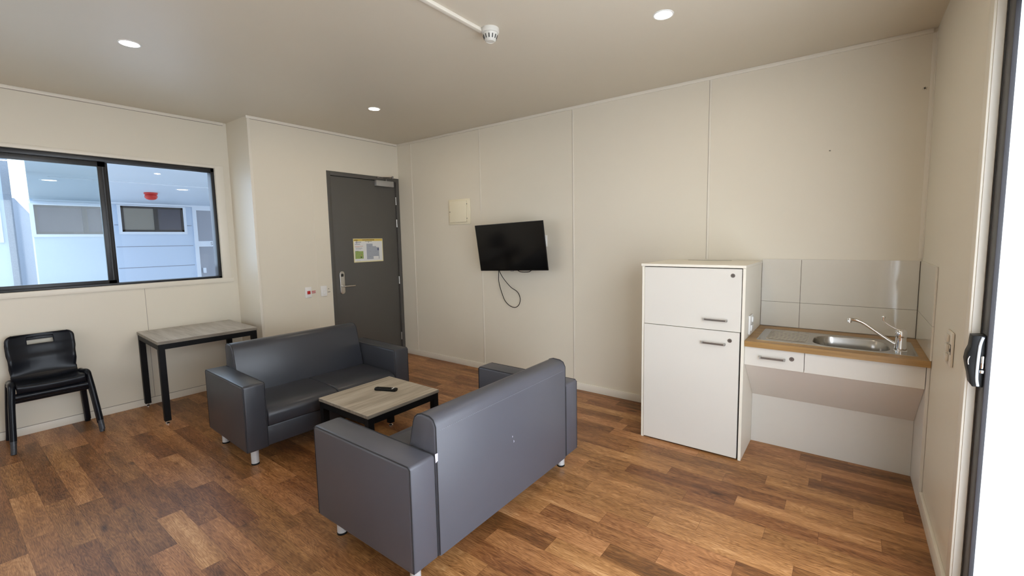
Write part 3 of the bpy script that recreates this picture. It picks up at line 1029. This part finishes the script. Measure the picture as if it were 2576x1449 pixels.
b = NB(); box(b, 0, 0.0012, -sw/2, sw/2, -sh/2, sh/2); obj('sheet', b, 'paleyellow', sg)
b = NB(); sbox(b, 0.025, 0.975, 0.12, 0.955, 0.0008); obj('paper', b, 'paper', sg)
b = NB(); sbox(b, 0.012, 0.985, 0.022, 0.095); obj('header_band', b, 'yellow', sg)
text_obj('title_text', 'EVACUATION DIAGRAM', 0.0150, 'ink', sg, Matrix.Translation((0.0032, 0.0, 0.5*sh-0.058*sh)) @ RM)
b = NB(); sbox(b, 0.03, 0.15, 0.050, 0.075); obj('text_line', b, 'ink', sg)
for q in ((0.385, 0.62, 0.115, 0.128), (0.49, 0.52, 0.145, 0.165), (0.05, 0.22, 0.225, 0.240), (0.05, 0.16, 0.515, 0.525)):
    b = NB(); sbox(b, *q); obj('text_line', b, 'ink', sg)
b = NB()
cyl(b, (0.0012, -0.392*sw, 0.35*sh), (0.0024, -0.392*sw, 0.35*sh), 0.012, n=20)
obj('logo_ring', b, 'blueink', sg)
b = NB(); cyl(b, (0.0018, -0.392*sw, 0.35*sh), (0.0030, -0.392*sw, 0.35*sh), 0.0065, n=20); obj('logo_centre', b, 'paper', sg)
for q in ((0.145, 0.255, 0.135, 0.165), (0.06, 0.28, 0.385, 0.395), (0.07, 0.29, 0.415, 0.425), (0.07, 0.25, 0.445, 0.455), (0.08, 0.21, 0.93, 0.937)):
    b = NB(); sbox(b, *q); obj('text_line', b, 'greyink', sg)
for q in ((0.05, 0.31, 0.315, 0.328), (0.05, 0.19, 0.348, 0.357)):
    b = NB(); sbox(b, *q); obj('text_line', b, 'orangeink', sg)
b = NB(); sbox(b, 0.045, 0.315, 0.53, 0.85); obj('site_map', b, 'map', sg)
b = NB(); sbox(b, 0.235, 0.255, 0.68, 0.72, 0.0030); obj('map_marker', b, 'orangeink', sg)
b = NB(); cyl(b, (0.0016, (0.24-0.5)*sw, (0.5-0.79)*sh), (0.0034, (0.24-0.5)*sw, (0.5-0.79)*sh), 0.008, n=6); obj('map_marker', b, 'ink', sg)
b = NB()
sbox(b, 0.43, 0.64, 0.22, 0.89); sbox(b, 0.64, 0.76, 0.33, 0.89); sbox(b, 0.76, 0.86, 0.375, 0.89)
obj('floor_plan', b, 'plan', sg)
b = NB(); sbox(b, 0.655, 0.835, 0.765, 0.885, 0.0030); obj('plan_room', b, 'paper', sg)
for (v0_, v1_) in ((0.425, 0.46), (0.475, 0.51)):
    b = NB(); sbox(b, 0.80, 0.855, v0_, v1_, 0.0030); obj('plan_marker', b, 'blueink', sg)
for (u_, v_) in ((0.55, 0.33), (0.545, 0.55), (0.75, 0.55), (0.54, 0.77)):
    b = NB(); sbox(b, u_-0.012, u_+0.012, v_-0.012, v_+0.012, 0.0030); obj('plan_marker', b, 'greyink', sg)

# switch cluster on the right wall
rs_ = thing('switch_panel', 'cream plate of rocker switches on the right wall between the worktop and sliding door', 'switch', (L-0.001, -1.135, 1.008))
b = NB(); box(b, -0.010, 0.0, -0.060, 0.060, -0.085, 0.065, 0.004); obj('faceplate', b, 'creamplate', rs_)
for k in range(3):
    b = NB(); z = 0.035-k*0.043
    box(b, -0.021, -0.010, -0.02, 0.03, z-0.016, z+0.016, 0.004); obj('rocker', b, 'creamplate', rs_)
b = NB()
box(b, -0.0112, -0.010, -0.056, -0.052, -0.030, 0.012); box(b, -0.0112, -0.010, -0.056, -0.030, 0.010, 0.013); box(b, -0.0112, -0.010, -0.046, -0.036, -0.020, -0.006)
obj('arrow_sticker', b, 'ink', rs_)

# small marks: insects on the wall and ceiling of the right corner
for k, (x_, z_, s_, lbl) in enumerate(((5.145, 2.40, 0.0055, 'small dark insect on the back wall close to the right corner'), (4.67, 2.08, 0.0035, 'tiny dark spider mark high on the back wall above the sink'))):
    b = NB(); lathe(b, [(0.0005, -s_), (s_*0.5, -s_*0.5), (s_*0.6, 0), (s_*0.5, s_*0.5), (0.0005, s_)], n=8)
    for q in range(6):
        a = q*PI/3+0.3
        tube(b, [(0, 0, 0), (math.cos(a)*s_*2.2, 0.001, math.sin(a)*s_*1.8)], 0.0006, 4)
    tag(obj('insect', b, 'ink', loc=(x_, -s_*0.6, z_)), lbl, 'insect', 'insects on the wall')

# ------------------------------------------------------------------ fridge cabinet
FX0, FX1, FD, FH = 3.582, 4.276, 0.650, 1.3124
cb = thing('fridge_cabinet', 'tall white laminate cabinet with two doors beside the sink bench', 'cabinet', (FX0, -FD, 0))
w_ = FX1-FX0
b = NB()
box(b, 0, 0.018, 0.0, FD-0.013, 0, FH-0.019, 0.0008, 1)
box(b, w_-0.018, w_, 0.0, FD-0.013, 0, FH-0.019, 0.0008, 1)
box(b, 0.018, w_-0.018, FD-0.03, FD-0.013, 0.01, FH-0.02)
box(b, 0.018, w_-0.018, 0.03, FD-0.03, 0.863, 0.879)
obj('body', b, 'board_edge', cb)
b = NB(); box(b, -0.006, w_+0.002, -0.006, FD-0.013, FH-0.018, FH, 0.0012, 1); lid = obj('top_panel', b, 'board_edge', cb)
b = NB(); box(b, 0.16, 0.49, FD-0.075, FD-0.050, FH-0.001, FH+0.0006); obj('vent_slot', b, 'dark', lid)


def pull(x0, x1, z, parent, y=0.0):
    b = NB()
    box(b, x0, x1, y-0.030, y-0.022, z-0.006, z+0.006, 0.001, 1)
    hb = obj('handle', b, 'satin', parent)
    for xx in (x0, x1-0.010):
        b = NB(); box(b, xx, xx+0.010, y-0.0305, y, z-0.007, z+0.007, 0.001, 1)
        obj('handle_post', b, 'closer', hb)


def keylock(x, z, parent, y=0.0):
    b = NB()
    lathe(b, [(0.0135, 0.0), (0.0135, 0.002), (0.011, 0.0045), (0.0075, 0.0045), (0.006, 0.003), (0.003, 0.003)], n=24)
    b.transform(Matrix.Translation((x, y, z)) @ Matrix.Rotation(PI/2, 4, 'X'))
    o = obj('lock', b, 'satin', parent)
    b = NB(); box(b, x-0.001, x+0.001, y-0.0045, y-0.002, z-0.004, z+0.004); obj('keyhole', b, 'ink', o)


b = NB(); box(b, 0.020, w_-0.023, -0.001, 0.018, 0.873, 1.2885, 0.0008, 1); ud = obj('door', b, 'board', cb)
pull(4.022-FX0, 4.174-FX0, 0.944, ud, -0.001); keylock(4.199-FX0, 1.245, ud, -0.001)
b = NB(); box(b, 0.020, w_-0.027, -0.006, 0.013, 0.012, 0.8695, 0.0008, 1); ld = obj('door', b, 'board', cb)
pull(4.015-FX0, 4.167-FX0, 0.784, ld, -0.006); keylock(4.191-FX0, 0.812, ld, -0.006)
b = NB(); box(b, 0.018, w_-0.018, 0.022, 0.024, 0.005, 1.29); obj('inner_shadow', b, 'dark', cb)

po = thing('power_outlet', 'white double socket on the cabinet side just above the worktop', 'socket', (FX1+0.001, -0.462, 0.903))
b = NB(); box(b, 0, 0.010, -0.055, 0.055, -0.066, 0.062, 0.003); obj('faceplate', b, 'plate', po)
for z in (0.030,):
    b = NB(); box(b, 0.010, 0.020, 0.0, 0.04, z-0.018, z+0.020, 0.004); obj('rocker', b, 'plate', po)
b = NB(); box(b, 0.010, 0.017, -0.03, 0.045, -0.045, -0.004, 0.004); obj('socket_face', b, 'plate', po)

# ------------------------------------------------------------------ sink bench
ZT = 0.8189
wt = thing('worktop', 'oak laminate worktop with square front edge holding the sink', 'worktop', (FX1, -0.639, ZT-0.036))
wx = L-FX1-0.002
SKX0, SKX1, SKY0, SKY1 = 4.331, 5.146, -0.556, -0.145
hx0, hx1, hy0_, hy1_ = 4.63-FX1, 5.05-FX1, 0.639-0.545, 0.639-0.185
b = NB()
box(b, 0.001, hx0, 0, 0.629, 0, 0.036); box(b, hx1, wx, 0, 0.629, 0, 0.036)
box(b, hx0, hx1, 0, hy0_, 0, 0.036); box(b, hx0, hx1, hy1_, 0.629, 0, 0.036)
bmesh.ops.remove_doubles(b, verts=b.verts, dist=1e-5)
obj('slab', b, 'worktop', wt)

sk = thing('kitchen_sink', 'stainless steel inset sink with one bowl and a ribbed drainer', 'sink', ((SKX0+SKX1)/2, (SKY0+SKY1)/2, ZT))
ox, oy = (SKX0+SKX1)/2, (SKY0+SKY1)/2


def rrect(x0, x1, y0, y1, r, n=6):
    pts = []
    for (cx, cy2, a0) in ((x1-r, y1-r, 0), (x0+r, y1-r, PI/2), (x0+r, y0+r, PI), (x1-r, y0+r, 1.5*PI)):
        for k in range(n+1):
            a = a0+k*PI/2/n
            pts.append((cx+r*math.cos(a), cy2+r*math.sin(a)))
    return pts


outer = rrect(SKX0-ox, SKX1-ox, SKY0-oy, SKY1-oy, 0.022)
inner0 = rrect(4.640-ox, 5.030-ox, -0.530-oy, -0.205-oy, 0.105)
b = NB()


def ring3(pts, z, sc=1.0, cx=0, cy2=0):
    return [((p[0]-cx)*sc+cx, (p[1]-cy2)*sc+cy2, z) for p in pts]


bcx, bcy = (4.640+5.030)/2-ox, (-0.530-0.205)/2-oy
R = [ring3(outer, 0.0), ring3(outer, 0.0022, 0.994), ring3(outer, 0.0024, 0.985), ring3(outer, 0.0010, 0.972)]
rings(b, R, caps=False)
rings(b, [ring3(outer, 0.0010, 0.972), ring3(inner0, 0.0008)], caps=False)
obj('sink_rim', b, 'sinksteel', sk)
b = NB()
R = [ring3(inner0, 0.0008, 1.0), ring3(inner0, -0.003, 0.985, bcx, bcy), ring3(inner0, -0.06, 0.965, bcx, bcy), ring3(inner0, -0.125, 0.93, bcx, bcy), ring3(inner0, -0.140, 0.86, bcx, bcy), ring3(inner0, -0.142, 0.4, bcx, bcy), ring3(inner0, -0.144, 0.05, bcx, bcy)]
rings(b, R, caps=False)
b.faces.new([b.verts[i] for i in range(0)]) if False else None
obj('bowl', b, 'sinksteel', sk, angle=60)
b = NB()
lathe(b, [(0.030, 0), (0.030, 0.003), (0.022, 0.003), (0.018, 0.0)], (bcx, bcy, -0.144), 20); obj('drain_ring', b, 'chrome', sk)
b = NB()
for k in range(10):
    y = -0.480+k*0.028
    tube(b, [(4.380-ox, y-oy, 0.0010), (4.395-ox, y-oy, 0.0030), (4.600-ox, y-oy, 0.0026), (4.615-ox, y-oy, 0.0008)], 0.0038, 8, flat=0.7)
obj('drainer_ribs', b, 'sinksteel', sk)

tp = thing('mixer_tap', 'chrome mixer tap with long spout and thin curved lever on the sink', 'tap', (5.072, -0.452, ZT+0.001))
b = NB()
lathe(b, [(0.033, 0.0), (0.033, 0.004), (0.029, 0.008), (0.0285, 0.030), (0.026, 0.050), (0.0255, 0.078), (0.0265, 0.084)], n=32)
obj('body', b, 'chrome', tp)
b = NB()
lathe(b, [(0.0270, 0.0845), (0.0285, 0.088), (0.0285, 0.106), (0.0265, 0.118), (0.020, 0.126), (0.010, 0.130), (0.0005, 0.131)], n=32)
obj('cartridge_cap', b, 'chrome', tp)
b = NB()
pts = smooth_path([(-0.018, 0.0, 0.036), (-0.060, 0.0, 0.062), (-0.120, 0.0, 0.106), (-0.170, 0.0, 0.143), (-0.205, 0.0, 0.160), (-0.243, 0.0, 0.166)], 6)
tube(b, pts, [0.0095]*(len(pts)-8)+[0.0100]*8, 16)
tube(b, [(-0.244, 0.0, 0.176), (-0.2445, 0.0, 0.172), (-0.246, 0.0, 0.146)], [0.009, 0.0135, 0.0125], 18)
obj('spout', b, 'chrome', tp, angle=60)
b = NB()
pts = smooth_path([(0.004, 0.0, 0.123), (-0.018, 0.0, 0.126), (-0.045, -0.002, 0.140), (-0.070, -0.004, 0.158), (-0.084, -0.006, 0.176), (-0.084, -0.006, 0.194)], 5)
nP = len(pts)
rad = [0.016-0.0105*min(1, i/9) if i < nP-8 else 0.0055+0.0060*((i-nP+9)/8) for i in range(nP)]
tube(b, pts, rad, 14, flat=0.75)
lathe(b, [(0.0005, 0.012), (0.009, 0.007), (0.0115, 0.0), (0.009, -0.005), (0.0005, -0.007)], (-0.084, -0.006, 0.194), 14)
obj('lever', b, 'chrome', tp, angle=60)

# under-bench cabinet
ub = thing('sink_cabinet', 'white wheelchair-accessible under-sink cabinet with drawer and sloping underside', 'cabinet', (FX1, -0.620, 0))
ux = L-FX1
b = NB(); box(b, 0.001, 4.6105-FX1, 0, 0.018, 0.657, 0.780, 0.0008, 1); dw = obj('drawer', b, 'board', ub)
pull(4.366-FX1, 4.512-FX1, 0.722, dw); keylock(4.545-FX1, 0.731, dw)
b = NB(); box(b, 4.6135-FX1, 5.171-FX1, 0, 0.018, 0.657, 0.780, 0.0008, 1); obj('false_front', b, 'board', ub)
b = NB(); prism(b, [(0.020, 0.656), (0.349, 0.356), (0.349, 0.372), (0.034, 0.664)], 0, 0.001, 5.1725-FX1); obj('sloping_panel', b, 'slope', ub)
b = NB(); box(b, 0.001, 5.1725-FX1, 0.350, 0.362, 0.001, 0.365); obj('back_panel', b, 'board', ub)
b = NB(); box(b, 5.1735-FX1, ux-0.001, -0.004, 0.605, 0.0, 0.781, 0.0008, 1); obj('end_panel', b, 'board', ub)
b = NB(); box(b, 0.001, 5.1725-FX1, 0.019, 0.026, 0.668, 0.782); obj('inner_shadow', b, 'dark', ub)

# ------------------------------------------------------------------ splashback tiles
st = thing('tile_splashback', 'large glossy off-white tiles behind and beside the sink', 'splashback', (FX1, 0, ZT))
b = NB(); box(b, 0.001, L-FX1-0.001, -0.004, 0.0, 0.001, 0.503); box(b, L-FX1-0.004, L-FX1-0.0005, -0.635, -0.004, 0.001, 0.500); obj('grout', b, 'grout', st)
TX = [0.001, 4.531-FX1, L-FX1-0.010]
TZ = [0.002, 0.188, 0.508]
for i in range(2):
    for j in range(2):
        b = NB(); box(b, TX[i]+0.0012, TX[i+1]-0.0012, -0.009, -0.0008, TZ[j]+0.001, TZ[j+1]-0.001, 0.0005, 1); obj('tile', b, 'tile', st)
for j in range(2):
    b = NB(); box(b, L-FX1-0.009, L-FX1-0.0008, -0.643, -0.014, TZ[j]+0.001, TZ[j+1]-0.001, 0.0005, 1); obj('tile', b, 'tile', st)

# ------------------------------------------------------------------ ceiling fittings
where = ('leftmost, nearest the window wall', 'small round one near the grey door corner', 'right one, above the fridge cabinet side')
for k, (lx, ly) in enumerate(((1.152, -2.888), (1.131, -1.130), (3.905, -1.194))):
    dl = thing('downlight', 'lit round recessed ceiling downlight, '+where[k], 'light', (lx, ly, H), 0, 'ceiling downlights')
    b = NB(); lathe(b, [(0.0480, 0.0), (0.0480, -0.004), (0.054, -0.0045), (0.0570, -0.002), (0.0575, 0.0)], n=40); obj('trim_ring', b, 'plate', dl)
    b = NB(); lathe(b, [(0.0005, -0.0035), (0.0490, -0.0035), (0.0490, -0.001)], n=40); obj('diffuser', b, 'led', dl)

sd = thing('smoke_detector', 'white round smoke detector on the ceiling at the end of the conduit', 'smoke detector', (3.028, -1.662, H))
b = NB(); lathe(b, [(0.053, 0.0), (0.053, -0.020), (0.050, -0.026), (0.045, -0.028)], n=36); obj('base', b, 'detector', sd)
b = NB(); lathe(b, [(0.045, -0.027), (0.043, -0.036), (0.032, -0.066), (0.024, -0.073), (0.022, -0.071), (0.0005, -0.071)], n=36); hdm = obj('sensor_head', b, 'detector', sd)
for k in range(12):
    a = 2*PI*k/12
    u_ = Vector((math.cos(a), math.sin(a), 0))
    b = NB(); tube(b, [u_*0.0420+Vector((0, 0, -0.039)), u_*0.0345+Vector((0, 0, -0.060))], 0.0030, 6)
    obj('vent', b, 'ink', hdm)
b = NB(); box(b, 2.972, 3.000, FY+0.01, -1.690, H-0.020, H-0.0003, 0.002)
tag(obj('conduit', b, 'trim'), 'white square cable conduit running along the ceiling to the smoke detector', 'conduit')

# ------------------------------------------------------------------ outdoors beyond the window
XF = -12.5
b = NB(); box(b, -30, 30, -30, 25, -0.20, -0.10); struct('ground', b, 'concrete')
# covered breezeway lining
b = NB()
poly = [(WX-0.14, -3.20), (WX-0.14, 9.0), (XF-0.2, 9.0), (XF-0.2, -1.93)]
prism(b, poly, 2, 2.75, 2.95)
sf = struct('ceiling_breezeway', b, 'soffit')
b = NB(); box(b, -6.80, -6.77, -2.3, 6.0, 2.735, 2.7495); trim(b, 'outtrim')
b = NB(); box(b, XF+0.02, XF+0.06, -1.9, 6.0, 2.70, 2.7495); trim(b, 'outtrim')

bd = thing('opposite_building', 'pale blue clad building with windows and a door seen through the window', 'building', (XF, 0, 0))
b = NB()
box(b, -0.3, 0, -1.945, 6.0, -0.1, 2.75)
obj('wall', b, 'cladding', bd)
b = NB()
for z in (2.10, 1.46, 0.83):
    box(b, 0.0, 0.006, -0.35, 1.52, z-0.010, z+0.010)
obj('cladding_joint', b, 'column', bd)


def outwin(y0, y1, z0, z1, split, veil_z=None):
    b = NB()
    t_ = 0.075
    box(b, 0.0, 0.04, y0-t_, y1+t_, z1, z1+0.03); box(b, 0.0, 0.04, y0-t_, y1+t_, z0-t_, z0)
    box(b, 0.0, 0.04, y0-t_, y0, z0, z1); box(b, 0.0, 0.04, y1, y1+t_, z0, z1)
    f = obj('window', b, 'outtrim', bd)
    b = NB()
    e = 0.06
    box(b, 0.0, 0.03, y0, y1, z1-e, z1); box(b, 0.0, 0.03, y0, y1, z0, z0+e)
    box(b, 0.0, 0.03, y0, y0+e, z0, z1); box(b, 0.0, 0.03, y1-e, y1, z0, z1)
    box(b, 0.0, 0.035, split-0.05, split+0.05, z0, z1)
    obj('window_frame', b, 'alu', f)
    b = NB(); box(b, 0.004, 0.012, y0, split, z0, z1); obj('left_pane', b, 'left_pane' if split > 0 else 'outglass', f)  # pale version has the reflection painted in, the other is plain dark glass
    b = NB(); box(b, 0.004, 0.014, split, y1, z0, z1); obj('pane', b, 'outglass', f)


outwin(-0.19, 1.31, 1.90, 2.66, 0.62)
outwin(-1.90, -0.52, 1.83, 2.60, -0.95)
b = NB()
box(b, 0.0, 0.06, 1.56, 1.66, 0.0, 2.70); box(b, 0.0, 0.06, 2.50, 2.60, 0.0, 2.70); box(b, 0.0, 0.06, 1.66, 2.50, 2.60, 2.70); box(b, 0.0, 0.06, 1.66, 2.50, 1.42, 1.60)
dd = obj('door', b, 'outtrim', bd)
b = NB(); box(b, 0.0, 0.03, 1.66, 2.50, 0.0, 2.60); obj('door_panel', b, 'screenmesh', dd)
b = NB(); box(b, 0.03, 0.10, 1.72, 1.80, 0.55, 0.72, 0.01); obj('door_lock', b, 'outtrim', dd)
text_obj('door_letter', 'S', 0.14, 'greyink', dd, Matrix.Translation((0.062, 2.02, 1.51)) @ RM)
# neighbour block whose corner shows at the left of the pane
nb = thing('neighbour_block', 'blue grey wall of the nearer block at the left of the window view', 'building', (-6.2, 0, 0))
b = NB(); box(b, -0.3, 0, -9.0, -2.89, -0.1, 4.2); obj('wall', b, 'cladding', nb)
b = NB(); box(b, -0.3, 0.03, -2.89, -2.80, -0.1, 4.2); obj('corner_post', b, 'column', nb)
b = NB(); box(b, 0.0, 0.03, -3.30, -2.94, 1.58, 2.26); wf = obj('window', b, 'outtrim', nb)
b = NB(); box(b, 0.02, 0.04, -3.25, -2.99, 1.63, 2.21); obj('pane', b, 'outglass', wf)
# gable end seen down the gap
gb = thing('gable_building', 'distant blue building with a sloping roof edge seen down the gap', 'building', (-16.0, -3.3, 0))
b = NB(); prism(b, [(-1.5, -0.1), (1.95, -0.1), (1.95, 2.2), (1.73, 2.47), (1.41, 3.0), (-1.5, 3.3)], 0, -0.4, 0.0); obj('gable_wall', b, 'column', gb)
for k, (x_, y_, lbl) in enumerate(((-7.56, -0.10, 'right lit downlight in the outdoor soffit seen through the window'), (-7.42, -2.20, 'left lit downlight in the outdoor soffit seen through the window'))):
    dl = thing('outdoor_downlight', lbl, 'light', (x_, y_, 2.749), 0, 'outdoor soffit downlights')
    b = NB(); lathe(b, [(0.10, 0.0), (0.10, -0.006), (0.13, -0.008), (0.135, 0.0)], n=24); obj('trim_ring', b, 'outtrim', dl)
    b = NB(); lathe(b, [(0.0005, -0.006), (0.11, -0.006), (0.11, -0.001)], n=24); obj('diffuser', b, 'led_out', dl)
sb = thing('alarm_strobe', 'red dome fire alarm sounder on the outdoor soffit', 'alarm', (-8.80, -0.37, 2.749))
b = NB(); lathe(b, [(0.13, 0.0), (0.13, -0.04), (0.11, -0.05)], n=24); obj('base', b, 'red', sb)
b = NB(); lathe(b, [(0.11, -0.045), (0.125, -0.09), (0.12, -0.12), (0.09, -0.155), (0.045, -0.172), (0.001, -0.175)], n=24); obj('dome', b, 'red', sb)
